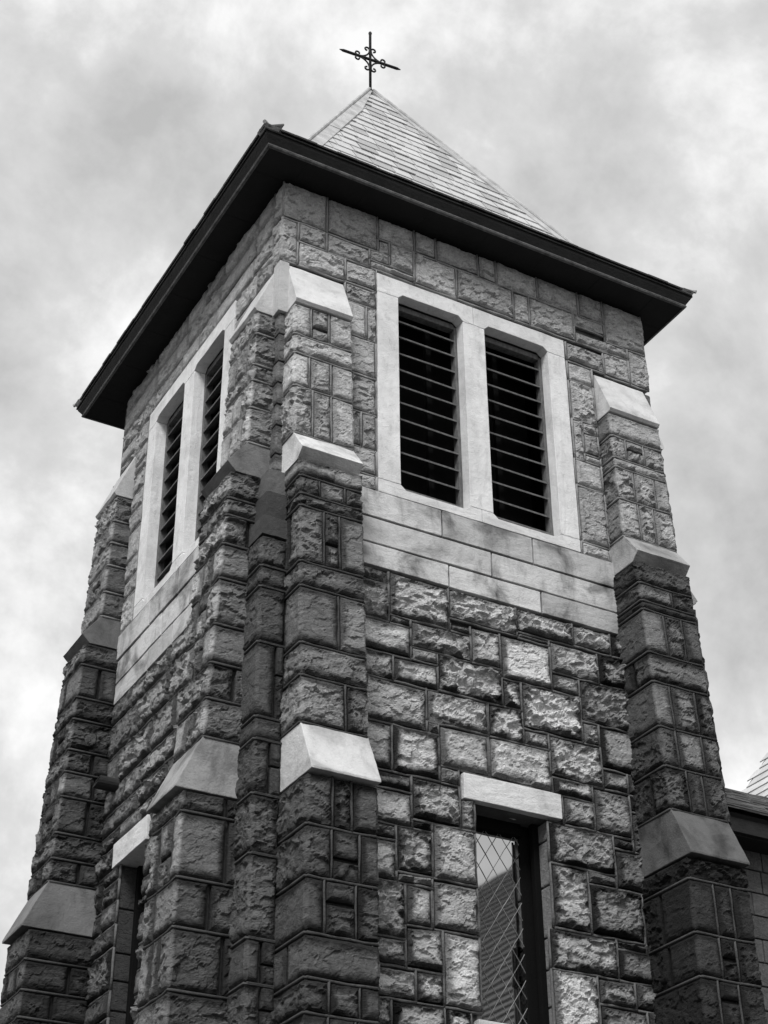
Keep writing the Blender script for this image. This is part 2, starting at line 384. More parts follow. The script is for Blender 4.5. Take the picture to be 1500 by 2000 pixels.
# every stone of the wall towards -y, measured: (u0, v0, u1, v1)
RS = [(1.57,11.59,1.84,11.91),(1.12,11.59,1.57,11.91),(1.84,11.58,2.38,11.91),(2.38,11.57,2.61,11.91),(2.61,11.57,3.16,11.91),(3.71,11.56,4.05,11.91),(3.16,11.56,3.71,11.91),(1.12,11.40,1.26,11.58),(0.51,11.40,1.12,11.91),(-0.00,11.40,0.51,11.91),(3.62,11.39,4.05,11.56),(4.05,11.32,4.53,11.91),(1.02,11.26,1.26,11.40),(1.26,11.26,1.56,11.59),(3.63,11.16,4.35,11.32),(3.03,11.15,3.63,11.56),(2.82,11.15,3.03,11.56),(2.09,11.15,2.82,11.57),(1.56,11.14,2.09,11.58),(1.02,11.14,1.56,11.26),(0.18,11.14,0.51,11.40),(0.51,11.14,1.02,11.40),(3.49,10.84,4.00,11.10),(0.73,10.83,1.10,11.14),(4.00,10.82,4.35,11.16),(0.18,10.82,0.73,11.14),(-0.00,10.82,0.18,11.40),(4.35,10.82,4.53,11.32),(0.73,10.59,1.10,10.83),(3.49,10.58,3.82,10.84),(0.75,10.16,0.98,10.59),(0.98,10.16,1.10,10.59),(3.49,10.05,3.82,10.58),(3.62,9.92,3.82,10.05),(0.76,9.68,1.09,10.16),(3.62,9.63,3.82,9.92),(3.49,9.53,3.62,10.05),(3.62,9.53,3.83,9.63),(0.76,9.22,1.09,9.68),(3.48,9.19,3.83,9.53),(0.77,8.80,0.92,9.22),(0.92,8.80,1.09,9.22),(0.77,8.50,1.09,8.80),(3.48,8.49,3.84,9.19),(0.85,8.33,1.09,8.50),(3.48,8.31,3.84,8.49),(0.95,7.33,1.21,7.47),(3.28,7.22,3.73,7.47),(3.73,7.22,3.96,7.47),(2.62,7.21,3.28,7.47),(1.86,7.15,2.62,7.47),(2.62,7.14,2.99,7.20),(1.87,7.02,2.09,7.10),(1.21,7.02,1.86,7.47),(0.95,6.93,1.21,7.33),(1.21,6.93,1.44,7.02),(3.55,6.87,3.96,7.22),(2.99,6.87,3.55,7.21),(2.09,6.74,2.42,7.12),(1.44,6.74,2.09,7.02),(2.99,6.66,3.31,6.87),(2.42,6.66,2.99,7.13),(1.44,6.61,1.72,6.74),(0.96,6.60,1.44,6.93),(3.31,6.42,3.95,6.87),(2.42,6.36,2.63,6.66),(1.72,6.36,2.42,6.74),(1.25,6.34,1.72,6.60),(0.99,6.34,1.25,6.60),(2.63,6.19,3.31,6.66),(3.31,6.19,3.50,6.42),(2.63,6.02,2.91,6.19),(2.25,6.02,2.63,6.36),(1.59,6.02,2.24,6.35),(3.50,5.97,3.94,6.42),(1.59,5.90,1.71,6.02),(0.99,5.90,1.59,6.34),(0.99,5.90,1.00,6.33),(2.91,5.76,3.50,6.19),(3.50,5.76,3.79,5.97),(3.79,5.76,3.95,5.97),(1.71,5.61,2.23,6.02),(2.24,5.60,2.91,6.02),(2.92,5.59,3.37,5.77),(3.79,5.59,3.96,5.76),(1.00,5.45,1.23,5.90),(1.23,5.45,1.71,5.90),(1.71,5.45,1.91,5.61),(3.02,5.31,3.37,5.59),(3.37,5.31,3.79,5.76),(1.10,5.28,1.42,5.45),(3.79,5.19,3.96,5.59),(3.56,5.19,3.79,5.30),(1.91,5.05,2.06,5.35),(1.42,5.05,1.91,5.45),(1.10,4.96,1.42,5.28),(1.42,4.96,1.62,5.05),(2.84,4.92,3.56,5.31),(1.10,4.82,1.26,4.96),(3.24,4.79,3.56,4.92),(3.56,4.79,3.96,5.19),(1.26,4.55,1.62,4.96),(1.62,4.55,2.06,5.05),(1.10,4.45,1.26,4.82),(1.26,4.45,1.61,4.55),(2.84,4.32,3.24,4.92),(3.24,4.32,3.83,4.79),(3.50,4.23,3.83,4.32),(3.83,4.23,3.97,4.78),(1.34,4.10,1.60,4.45),(1.61,4.10,2.06,4.55),(1.10,3.97,1.34,4.45),(2.78,3.95,3.50,4.32),(3.50,3.95,3.98,4.23),(1.10,3.73,1.34,3.97),(1.34,3.73,1.70,4.10),(3.26,3.71,3.66,3.95),(3.66,3.71,3.97,3.95),(1.10,3.46,1.43,3.73),(1.43,3.46,1.70,3.73),(1.70,3.46,2.06,4.10),(3.77,3.41,3.97,3.71),(3.26,3.41,3.77,3.71),(2.78,3.40,3.26,3.95),(1.20,3.16,1.70,3.46),(1.10,3.16,1.20,3.47),(1.70,3.16,1.95,3.46)]
def _free(r, du, dv):
    cu = (r[0]-.05 if du < 0 else r[2]+.05) if du else .5*(r[0]+r[2]); cv = (r[1]-.06) if dv else .5*(r[1]+r[3])
    return not any(q is not r and q[0]-.01 < cu < q[2]+.01 and q[1]-.01 < cv < q[3]+.01 for q in RS)
_n = []
for r in RS:
    u0, v0, u1, v1 = r
    if v1 < 8.3 and .70 < u0 < 1.12 and _free(r, -1, 0): u0 = .68
    if v1 < 8.3 and 3.4 < u1 < 3.88 and _free(r, 1, 0): u1 = 3.9
    if v0 < 3.75 and _free(r, 0, 1): v0 = 3.2
    _n.append((u0, v0, u1, v1))
RS = _n
zero = lambda v: 0.0
wallmort = {k: MB() for k in ('R', 'L')}
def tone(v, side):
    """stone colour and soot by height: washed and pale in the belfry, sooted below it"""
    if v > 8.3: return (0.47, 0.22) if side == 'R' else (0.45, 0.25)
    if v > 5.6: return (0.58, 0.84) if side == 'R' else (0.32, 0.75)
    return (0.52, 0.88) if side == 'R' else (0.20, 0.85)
for (u0, v0, u1, v1) in RS:
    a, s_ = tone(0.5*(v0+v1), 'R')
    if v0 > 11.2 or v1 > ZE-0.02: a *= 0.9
    v1 = min(v1, ZE-0.004); near = u0 < 0.06; far = u1 > W-0.12
    if near: u0 = 0.0
    if far: u1 = W
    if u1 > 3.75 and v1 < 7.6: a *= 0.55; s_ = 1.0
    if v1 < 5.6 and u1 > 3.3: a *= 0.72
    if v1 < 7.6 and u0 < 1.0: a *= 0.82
    sm = 0.6 if v0 > 10.7 else None
    path = ([(0.0, -6.0)] if near else [])+[(u0, 1), (u1, 1)]+([(W, -6.0)] if far else [])
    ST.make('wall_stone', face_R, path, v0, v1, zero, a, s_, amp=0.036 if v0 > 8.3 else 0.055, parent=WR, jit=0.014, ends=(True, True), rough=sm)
    for A, B in (((u0, v0), (u1, v0)), ((u0, v0), (u0, v1)), ((u1, v0), (u1, v1))):
        bead(wallmort['R'], face_R, A, B, w=-0.010+rnd.uniform(-.002, .002))

def partition(u0, u1, v0, v1, hmin=0.22, hmax=0.42, wmin=0.26, wmax=0.72):
    out = []; v = v1
    while v > v0+1e-3:
        h = rnd.uniform(hmin, hmax)
        if v-h < v0+hmin*0.8: h = v-v0
        u = u0
        while u < u1-1e-3:
            l = rnd.uniform(wmin, wmax)*(0.8+0.7*h/hmax)
            if u+l > u1-wmin*0.7: l = u1-u
            if h > 0.3 and l < 0.5 and rnd.random() < 0.3:
                c = rnd.uniform(0.3, 0.7)*h; out += [(u, v-c, u+l, v), (u, v-h, u+l, v-c)]
            else: out.append((u, v-h, u+l, v))
            u += l
        v -= h
    return out
LR = []
LR += partition(0.22, D-0.22, 11.088, ZE-0.004, 0.24, 0.34)
LR += partition(0.22, 1.10, 10.77, 11.088)+partition(3.5, D-0.22, 10.77, 11.088)
LR += partition(0.715, 1.10, 8.334, 10.77, 0.2, 0.42)+partition(3.5, 3.865, 8.334, 10.77, 0.2, 0.42)
LR += partition(0.715, 3.865, 5.75, 7.48)
LR += partition(0.715, 2.54, 5.50, 5.75)+partition(3.42, 3.865, 5.50, 5.75)
LR += partition(0.715, 2.60, 2.0, 5.50)+partition(3.27, 3.865, 2.0, 5.50)
for (u0, v0, u1, v1) in LR:
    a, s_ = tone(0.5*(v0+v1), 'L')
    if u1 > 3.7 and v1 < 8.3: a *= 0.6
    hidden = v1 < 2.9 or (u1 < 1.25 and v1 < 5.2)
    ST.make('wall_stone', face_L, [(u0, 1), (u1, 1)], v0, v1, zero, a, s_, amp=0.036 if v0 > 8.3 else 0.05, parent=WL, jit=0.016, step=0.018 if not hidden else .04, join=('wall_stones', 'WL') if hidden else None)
    for A, B in (((u0, v0), (u1, v0)), ((u0, v0), (u0, v1))): bead(wallmort['L'], face_L, A, B)
# the wall towards -y below the measured stones, and corner stones beside the buttresses
for r in partition(0.70, 3.90, 0.6, 3.20):
    if r[0] < SL_R[1] and r[2] > SL_R[0] and r[3] > 3.21: continue
    ST.make('wall_stone', face_R, [(r[0], 1), (r[2], 1)], r[1], r[3], zero, 0.3, 0.9, amp=0.04, parent=WR, join=None if r[3] > 3.0 else ('wall_stones', 'WR'))
zs = [8.17, 8.42, 8.75, 9.0, 9.26, 9.52, 9.86, 10.12]
for a_, b_ in zip(zs[:-1], zs[1:]):
    ST.make('wall_stone', face_R, [(0.0, -4.1), (0.0, 1), (0.10, 1)], a_, b_, zero, 0.20, 0.5, amp=0.007, parent=WR, rough=.8, ends=(False, False), gap=.026)
for f_, u_, nm, par in ((face_R, 4.50, 'WR', WR), (face_L, 4.46, 'WL', WL)):
    top = W if f_ is face_R else D; v = 10.77
    while v > 3.0:
        h = rnd.uniform(.2, .36); ST.make('wall_stone', f_, [(u_, 1), (top, 1), (top, -3.5)], v-h, v, zero, 0.2, 0.6, amp=0.03, parent=par); v -= h
# corner stones' far wrap on the wall towards +x
for f_, par, nm in ((face_E, WE, 'WE'),):
    for r in partition(0.22, 1.6, 6.2, ZE-.01)+partition(1.6, D-.1, 6.2, ZE-.01, .3, .5, .5, .9):
        ST.make('wall_stone', f_, [(r[0], 1), (r[2], 1)], r[1], r[3], zero, 0.26, 0.6, amp=0.03, parent=par, step=0.045, join=('wall_stones', 'WE'))
for k, par in (('R', WR), ('L', WL)):
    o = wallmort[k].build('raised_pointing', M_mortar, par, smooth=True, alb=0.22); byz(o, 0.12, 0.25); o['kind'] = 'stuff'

# three courses of smooth blocks under the belfry sill
CV = [8.334, 8.022, 7.738, 7.485]
CU = {'R': [[0.69, 1.80, 2.857, 3.87], [0.69, 2.363, 3.88], [0.69, 1.871, 2.93, 3.88]],
      'L': [[0.70, 1.55, 2.2, 2.95, 3.88], [0.70, 1.2, 1.9, 2.6, 3.2, 3.88], [0.70, 1.6, 2.3, 2.95, 3.88]]}
for side, f, par in (('R', face_R, WR), ('L', face_L, WL)):
    for i, us in enumerate(CU[side]):
        for a, b in zip(us[:-1], us[1:]):
            m_ = MB(); m_.box(f, a+0.009, b-0.009, -0.05, 0.014+0.006*(i == 0)-0.004*i+rnd.uniform(-.003, .003), CV[i+1]+0.009, CV[i]-0.009)
            m_.build('smooth_block', M_dress, par, bevel=0.008, alb=0.60*rnd.uniform(.76, 1.05), stn=1.0*rnd.uniform(.6, 1.1))

# ------------------------------------------------------------------ belfry windows
def belfry(f, par):
    a0, a1, b0, b1 = 1.347, 2.140, 2.408, 3.222          # the two lights, u
    vt, vb, c = 10.845, 8.455, 0.055; u0, u1, v0, v1 = BW['u0'], BW['u1'], BW['v0'], BW['v1']; jl = vb+0.035; mid = 0.5*(a1+b0)
    fr = MB()
    for (x0, x1) in ((a0, a1), (b0, b1)):
        t = 0.034; fr.box(f, x0-.03, x0+t, -0.20, -0.115, vb, vt); fr.box(f, x1-t, x1+.03, -0.20, -0.115, vb, vt)
        fr.box(f, x0+t, x1-t, -0.20, -0.115, vt-t, vt+.03); fr.box(f, x0+t, x1-t, -0.20, -0.115, vb-.03, vb+t)
    win = fr.build('belfry_window', M_wood, TOWER, bevel=0.004)
    def blk(poly, w1=0.018, w0=-0.115):
        m_ = MB(); m_.uv(f, poly, w0, w1); m_.build('surround_block', M_dress, win, bevel=0.006, alb=0.76*rnd.uniform(.92, 1.04), stn=0.22)
    g = 0.003
    blk([(u0, vt+g), (a0, vt+g), (a0, vt+g+.0), (a0+c, vt+c), (a1-c, vt+c), (a1, vt+g), (mid-g, vt+g), (mid-g, v1), (u0, v1)][:2]+[(a0, vt+.001+g), (a0+c, vt+c), (a1-c, vt+c), (a1, vt+g), (mid-g, vt+g), (mid-g, v1), (u0, v1)])
    blk([(mid+g, vt+g), (b0, vt+g), (b0+c, vt+c), (b1-c, vt+c), (b1, vt+g), (u1, vt+g), (u1, v1), (mid+g, v1)])
    blk([(u0, jl), (a0, jl), (a0, vt-g), (u0, vt-g)]); blk([(b1, jl), (u1, jl), (u1, vt-g), (b1, vt-g)])
    blk([(a1, jl), (b0, jl), (b0, vt-g), (a1, vt-g)])
    blk([(u0, v0+g), (mid-g, v0+g), (mid-g, jl-2*g), (a1, jl-2*g), (a1-c, vb-0.02), (a0+c, vb-0.02), (a0, jl-2*g), (u0, jl-2*g)], w0=-.24)
    blk([(mid+g, v0+g), (u1, v0+g), (u1, jl-2*g), (b1, jl-2*g), (b1-c, vb-0.02), (b0+c, vb-0.02), (b0, jl-2*g), (mid+g, jl-2*g)], w0=-.24)
    for (x0, x1), n in (((a0, a1), 11), ((b0, b1), 11)):
        sp = (vt-vb-.08)/n
        for i in range(n):
            v = vt-.06-sp*(i+0.62)+rnd.uniform(-.008, .008); t_ = rnd.uniform(-.013, .013)
            m_ = MB(); m_.prism([f(x0+.03, -0.118, v-0.010), f(x0+.03, -0.118, v+0.010), f(x0+.03, -0.235, v+0.100), f(x0+.03, -0.235, v+0.080)],
                                [f(x1-.03, -0.118, v-0.010+t_), f(x1-.03, -0.118, v+0.010+t_), f(x1-.03, -0.235, v+0.100+t_), f(x1-.03, -0.235, v+0.080+t_)])
            m_.build('slat', M_blade, win)
    m_ = MB(); m_.box(f, a0+.52, a0+.58, -0.36, -0.31, vb, vt); m_.box(f, b0+.3, b0+.36, -0.36, -0.31, vb, vt); m_.build('louvre_post', M_dark, win)
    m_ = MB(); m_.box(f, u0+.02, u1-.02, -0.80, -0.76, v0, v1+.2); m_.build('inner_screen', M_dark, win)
belfry(face_R, WR); belfry(face_L, WL)

# ------------------------------------------------------------------ slit windows
def slit(f, o, lint, far_dark):
    u0, u1, v0, v1 = o; d = 0.30
    fr = MB(); t = 0.055
    fr.box(f, u0-.02, u0+t, -d-.04, -d+.05, v0, v1+.02); fr.box(f, u1-.14, u1+.04, -d-.04, -d+.015, v0, v1+.02)
    fr.box(f, u0+t, u1-.14, -d-.04, -d+.05, v1-t-.05, v1+.02); fr.box(f, u0+t, u1-.14, -d-.04, -d+.05, v0, v0+t+.03)
    fr.box(f, u1-.06, u1+.04, -d+.06, -d+.12, v0, v1+.02)
    win = fr.build('slit_window', M_frame, TOWER, bevel=0.004)
    g0, g1, h0, h1 = u0+t-.01, u1-.135, v0+t+.02, v1-t-.04
    m_ = MB(); m_.box(f, g0, g1, -d-.008, -d, h0, h1); m_.build('pane', M_glass, win)
    cm = MB(); px_, pv = 0.155, 0.235
    def clip(a, b):
        (x0, y0), (x1, y1) = a, b; t0, t1 = 0.0, 1.0
        for p, q in ((-(x1-x0), x0-g0), (x1-x0, g1-x0), (-(y1-y0), y0-h0), (y1-y0, h1-y0)):
            if p == 0: continue
            r = q/p
            if p < 0: t0 = max(t0, r)
            else: t1 = min(t1, r)
        return None if t0 >= t1 else ((x0+(x1-x0)*t0, y0+(y1-y0)*t0), (x0+(x1-x0)*t1, y0+(y1-y0)*t1))
    for s_ in (1, -1):
        for k in range(-14, 30):
            base = h0+k*pv; a = (g0-0.0, base); b = (g1, base+s_*(g1-g0)/px_*pv); c_ = clip(a, b)
            if c_:
                A, B = c_; n = max(1, int(math.dist(A, B)/.09)); P = []
                for i in range(n+1):
                    q = i/n; P.append(f(A[0]*(1-q)+B[0]*q+rnd.uniform(-1, 1)*.0035, -d+.003, A[1]*(1-q)+B[1]*q+rnd.uniform(-1, 1)*.003))
                cm.tube(P, [.0027*rnd.uniform(.6, 1.2) for _ in P], 5)
    o_ = cm.build('lead_lattice', M_came, win); o_['kind'] = 'stuff'
    m_ = MB(); m_.box(f, lint[0], lint[1], -0.24, 0.03, lint[2], lint[3]); m_.build('lintel', M_dress, win, bevel=0.009, alb=0.72, stn=0.3)
    m_ = MB(); m_.box(f, u0-.07, u1+.07, -0.24, 0.035, v0-.17, v0-.004); m_.build('sill', M_dress, win, bevel=0.009, alb=0.6, stn=0.3)
    # stones lining the opening, end on
    for ux, sgn in ((u1, 1), (u0, -1)):
        v = v0
        while v < v1-.01:
            h = rnd.uniform(.22, .5); h = min(h, v1-v)
            if v1-v-h < .12: h = v1-v
            m_ = MB(); m_.box(f, ux+sgn*0.0, ux+sgn*.05, -0.26, -0.02, v+.008, v+h-.008); m_.build('reveal_stone', M_stone, win, bevel=0.012, alb=0.22 if far_dark else .05, rim=1.0, stn=0.7, rgh=.8); v += h  # left slit's reveals: shade put into their near-black stone colour
slit(face_R, SL_R, (1.94, 2.985, 5.342, 5.585), True)
slit(face_L, SL_L, (2.54, 3.42, 5.50, 5.75), False)

# ------------------------------------------------------------------ buttresses
Z1T, Z1B, Z2T, Z2B, Z3T, Z3B = 10.772, 10.184, 8.533, 8.264, 5.434, 4.967
def wf1(v): return 0.238-(v-Z2T)/(Z1B-Z2T)*0.057
def wf2(v): return 0.517-(v-Z3T)/(8.16-Z3T)*0.13
def wf3(v): return 0.66+(4.9-v)*0.012
def cap(f, u0, u1, poly, par, alb, stn):
    m_ = MB(); m_.wv(f, poly, u0-.006, u1+.006); m_.build('weathering_cap', M_dress, par, bevel=0.008, alb=alb, stn=stn)
def buttress(f, u0, u1, rows, tones, low=True, cap_t=(0.66, 0.68, 0.60), stn_caps=(0.3, 0.5, 0.5), top=True, only=None, dirt=(1.0, 1.0)):
    core = MB(); c = 0.045
    core.wv(f, [(-.03, Z2B), (wf1(Z2T)-c, Z2B), (wf1(Z1B)-c, Z1B), (-.03, Z1B)], u0+c, u1-c)
    core.wv(f, [(-.03, Z3B), (wf2(Z3B)-c, Z3B), (wf2(8.16)-c, 8.2), (-.03, 8.2)], u0+c, u1-c)
    if low: core.wv(f, [(-.03, GROUND), (wf3(GROUND)-c, GROUND), (wf3(4.9)-c, 4.95), (-.03, 4.95)], u0+c, u1-c)
    else: core.wv(f, [(-.03, GROUND), (wf2(Z3T)-c, GROUND), (wf2(Z3T)-c, 5.2), (-.03, 5.2)], u0+c, u1-c)
    B = core.build('buttress', M_mortar, TOWER, alb=0.05)
    PAR[id(B)] = B
    wl1 = [(-.03, Z1T), (0.0, Z1T), (wf1(Z1B)+.045, Z1B), (wf1(Z1B)+.02, Z1B-.035), (-.03, Z1B-.035)]
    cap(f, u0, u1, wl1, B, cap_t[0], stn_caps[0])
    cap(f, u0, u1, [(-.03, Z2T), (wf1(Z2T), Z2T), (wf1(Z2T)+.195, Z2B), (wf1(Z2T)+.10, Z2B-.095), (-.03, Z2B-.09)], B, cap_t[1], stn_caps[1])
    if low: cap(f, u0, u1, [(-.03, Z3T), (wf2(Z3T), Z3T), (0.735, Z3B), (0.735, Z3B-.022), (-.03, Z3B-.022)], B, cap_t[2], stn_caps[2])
    mb_ = MB(); r_ = random.Random(int(u0*100)+int(f.flip)*7)
    for st, wf, vs in ((1, wf1, rows[0]), (2, wf2, rows[1]), (3, wf3, rows[2])):
        if st == 3 and not low: continue
        one = True
        for k, (vt, vb) in enumerate(zip(vs[:-1], vs[1:])):
            a, s_ = tones[st-1]
            h = vt-vb
            n = 1 if (one and h < .36) else 3
            one = (n != 1)
            far_out = vb < 2.7
            jn = ('buttress_stones', id(B)) if (far_out or only == 'joined') else None
            cuts = [u0, u1] if n == 1 else [u0, u0+(u1-u0)*r_.uniform(.24, .40), u0+(u1-u0)*r_.uniform(.58, .76), u1]
            if n == 3 and r_.random() < .22: cuts.pop(1)
            depth = wf(vb); split = 0.0
            if st >= 2 and r_.random() < (.4 if st == 2 else .6): split = r_.uniform(.35, .6)
            for i, (p, q) in enumerate(zip(cuts[:-1], cuts[1:])):
                path = [(p, 1), (q, 1)]
                if i == 0: path = [(p, split)]+path
                if i == len(cuts)-2: path = path+[(q, split)]
                aa = a*(1.0 if r_.random() > .2 else 1.6 if st > 1 else 1.15)
                ex = (True, True)
                if i == 0 or i == len(cuts)-2: ex = (not (i == 0 and split == 0), not (i == len(cuts)-2 and split == 0))
                tiers = [(vb, vt)]
                if len(path) == 2 and n == 3 and h > .28 and r_.random() < .45: hm = vb+h*r_.uniform(.35, .65); tiers = [(vb, hm), (hm, vt)]
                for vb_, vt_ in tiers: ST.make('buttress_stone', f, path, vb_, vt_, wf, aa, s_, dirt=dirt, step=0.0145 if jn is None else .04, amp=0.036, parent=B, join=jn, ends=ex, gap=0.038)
                if i: bead(mb_, lambda u, w, v, wf=wf: f(u, w+wf(v), v), (p, vb), (p, vt), r=0.014)
            if split:
                for uu, pt in ((u0, [(u0, 0), (u0, split)]), (u1, [(u1, split), (u1, 0)])):
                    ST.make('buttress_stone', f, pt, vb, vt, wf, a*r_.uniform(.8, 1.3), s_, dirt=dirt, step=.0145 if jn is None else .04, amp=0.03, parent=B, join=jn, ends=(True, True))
            wv = wf(vb)
            mb_.tube([f(u0-.0, -.02, vb), f(u0-.004, wv-.012, vb), f(u0+.012, wv+.003, vb)]+[f(u0+(u1-u0)*t, wv-.008+r_.uniform(-.003, .003), vb+r_.uniform(-.004, .004)) for t in (.2, .4, .6, .8)]+[f(u1-.012, wv+.003, vb), f(u1+.004, wv-.012, vb), f(u1, -.02, vb)], 0.0145, 5)
    o = mb_.build('raised_pointing', M_mortar, B, smooth=True, alb=0.13); byz(o, 0.06, 0.20); o['kind'] = 'stuff'
    return B
def more(vs, to, a=.24, b=.4, seed=3):
    r_ = random.Random(seed); vs = list(vs)
    while vs[-1] > to: vs.append(vs[-1]-r_.uniform(a, b))
    return vs
bR1 = buttress(face_R, 0.077, 0.700, ([10.150, 9.75, 9.51, 9.105, 8.535], [8.172, 7.96, 7.76, 7.627, 7.03, 6.773, 6.2, 5.885, 5.436], more([4.943, 4.50, 4.07, 3.62, 3.276], -1.6, seed=1)),
               ((0.45, .45), (0.18, .78), (0.095, .8)))
bR2 = buttress(face_R, 3.852, 4.505, ([10.150, 9.83, 9.545, 9.42, 9.01, 8.535], [8.172, 7.90, 7.69, 7.59, 7.10, 6.773, 6.29, 5.875, 5.436], more([4.943, 4.73, 4.24, 3.85, 3.4], -1.6, seed=2)),
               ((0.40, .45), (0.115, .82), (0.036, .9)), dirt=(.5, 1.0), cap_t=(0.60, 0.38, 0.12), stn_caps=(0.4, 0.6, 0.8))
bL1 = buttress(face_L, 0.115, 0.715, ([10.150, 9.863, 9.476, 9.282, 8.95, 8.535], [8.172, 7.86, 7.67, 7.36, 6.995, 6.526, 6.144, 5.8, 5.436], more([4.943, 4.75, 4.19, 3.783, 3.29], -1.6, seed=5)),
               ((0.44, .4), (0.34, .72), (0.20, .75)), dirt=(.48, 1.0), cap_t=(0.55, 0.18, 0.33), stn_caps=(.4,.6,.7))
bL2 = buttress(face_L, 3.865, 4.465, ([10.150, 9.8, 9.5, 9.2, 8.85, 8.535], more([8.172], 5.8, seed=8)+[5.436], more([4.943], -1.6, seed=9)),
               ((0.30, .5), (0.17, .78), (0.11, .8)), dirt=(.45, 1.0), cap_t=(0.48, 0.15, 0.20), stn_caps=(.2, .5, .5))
bE1 = buttress(face_E, 0.115, 0.715, ([10.150, 9.8, 9.5, 9.2, 8.85, 8.535], more([8.172], 5.3, seed=12), None),
               ((0.24, .5), (0.12, .8), (0.1, .8)), low=False, cap_t=(.6, .35, .3), only='joined')

# ------------------------------------------------------------------ pier in the corner between the two buttresses
pc = MB(); c = .045; dP = 0.175
pc.prism([(-dP+c, -dP+c, GROUND), (0.09, -dP+c, GROUND), (0.09, 0.13, GROUND), (-dP+c, 0.13, GROUND)], [(-dP+c, -dP+c, 7.39), (0.09, -dP+c, 7.39), (0.09, 0.13, 7.39), (-dP+c, 0.13, 7.39)])
pc.prism([(c, c, 7.3), (0.5, c, 7.3), (0.5, .5, 7.3), (c, .5, 7.3)], [(c, c, ZE), (0.5, c, ZE), (0.5, .5, ZE), (c, .5, ZE)])
PIER = pc.build('corner_pier', M_mortar, TOWER, alb=0.10)
zs = [7.373, 7.052, 6.84, 6.29, 5.583, 5.379, 4.894, 4.381, 3.691, 3.334, 2.9, 2.5, 2.0]; pm = MB()
for vt, vb in zip(zs[:-1], zs[1:]):
    fr_ = -(0.115+0.03)/(dP+.03)+0.0
    r_ = rnd.random()
    ww = lambda v: dP
    if vt-vb > .3 and r_ < .6:
        cu = rnd.uniform(-.06, -.0)
        ST.make('buttress_stone', face_R, [(-dP, -0.70), (-dP, 1), (cu, 1)], vb, vt, ww, 0.095, .75, amp=.03, parent=PIER, gap=.036)
        hm = vb+(vt-vb)*rnd.uniform(.4, .6)
        for q0, q1 in ((vb, hm), (hm, vt)): ST.make('buttress_stone', face_R, [(cu, 1), (0.075, 1)], q0, q1, ww, 0.10, .7, amp=.025, parent=PIER, gap=.02, step=.02)
    else: ST.make('buttress_stone', face_R, [(-dP, -0.70), (-dP, 1), (0.075, 1)], vb, vt, ww, 0.10, .75, amp=.03, parent=PIER, gap=.036)
    pm.tube([(-dP-.002, .11, vb), (-dP-.004, -dP+.012, vb), (-dP+.012, -dP-.004, vb), (0.074, -dP, vb)], .014, 5)
pm.build('raised_pointing', M_mortar, PIER, alb=0.06)['kind'] = 'stuff'
def corner_block(d, z0, z1, alb, stn, slope=0.0):
    m_ = MB(); P = [(-d, .112), (-d, -d), (.074, -d), (.074, .02), (.02, .02), (.02, .112)]
    def sh(k): return [(x+(k if x == -d else 0), y+(k if y == -d else 0)) for x, y in P]
    m_.prism([(x, y, z0) for x, y in P], [(x, y, z1-slope) for x, y in P])
    if slope: m_.prism([(x, y, z1-slope+.0005) for x, y in P], [(x, y, z1) for x, y in sh(slope*1.1)])
    m_.build('smooth_corner_block', M_dress, PIER, bevel=0.006 if not slope else 0, alb=alb, stn=stn)
corner_block(0.178, 7.385, 7.588, 0.08, .3, 0.012)
corner_block(0.130, 7.600, 7.888, 0.06, .3, 0.012)
corner_block(0.105, 7.900, 8.160, 0.13, .3, 0.015)
corner_block(0.030, 10.130, 10.775, 0.50, .15, 0)

# ------------------------------------------------------------------ roof
AX, AY, AZ, HS = W/2, D/2, 16.584, 1.932
PROF = [(0.0, AZ), (1.80, AZ-1.80*HS), (2.0, 12.77), (2.25, 12.47), (2.5, 12.24), (2.74, 12.085)]
SIDES = [(0, -1), (-1, 0), (1, 0), (0, 1)]
def rp(side, t, h, z, lift=0.0):
    """point on the roof side facing (nx,ny): t along the eave, h out from the axis"""
    nx, ny = SIDES[side]; tx, ty = (-ny, nx)      # tangent
    return (AX+nx*(h+lift)+tx*t, AY+ny*(h+lift)+ty*t, z)
mb = MB(); ring = []
V = []; F = []
for h, z in PROF: V += [(AX-h, AY-h, z-.04), (AX+h, AY-h, z-.04), (AX+h, AY+h, z-.04), (AX-h, AY+h, z-.04)]
for i in range(len(PROF)-1):
    for j in range(4): F.append((i*4+j, i*4+(j+1) % 4, (i+1)*4+(j+1) % 4, (i+1)*4+j))
k = (len(PROF)-1)*4; F.append((k, k+1, k+2, k+3)); mb.add(V, F)
ROOF = mb.build('roof', M_dark, TOWER)
def ringpoly(poly, name, m, **kw):
    """profile in (h, z) carried round the four sides with mitred corners"""
    V = []; F = []; n = len(poly)
    for sx, sy in ((-1, -1), (1, -1), (1, 1), (-1, 1)): V += [(AX+sx*h, AY+sy*h, z) for h, z in poly]
    for j in range(4):
        for i in range(n): F.append((j*n+i, j*n+(i+1) % n, ((j+1) % 4)*n+(i+1) % n, ((j+1) % 4)*n+i))
    q = MB(); q.add(V, F); return q.build(name, m, ROOF, **kw)
EH = 2.30
ringpoly([(2.20, 11.909), (EH+.345, 11.909), (EH+.345, 11.935), (2.20, 11.935)], 'soffit', M_soffit)
ringpoly([(EH+.346, 11.901), (EH+.372, 11.905), (EH+.380, 11.922), (EH+.374, 11.940), (EH+.346, 11.942)], 'eave_moulding', M_mould)
ringpoly([(EH+.350, 11.943), (EH+.372, 11.943), (EH+.392, 11.975), (EH+.418, 12.015), (EH+.425, 12.052), (EH+.350, 12.052)], 'gutter_board', M_cove)
ringpoly([(2.30, 12.10), (EH+.436, 12.056), (EH+.436, 12.074), (2.30, 12.30)], 'starter_course', M_cove)
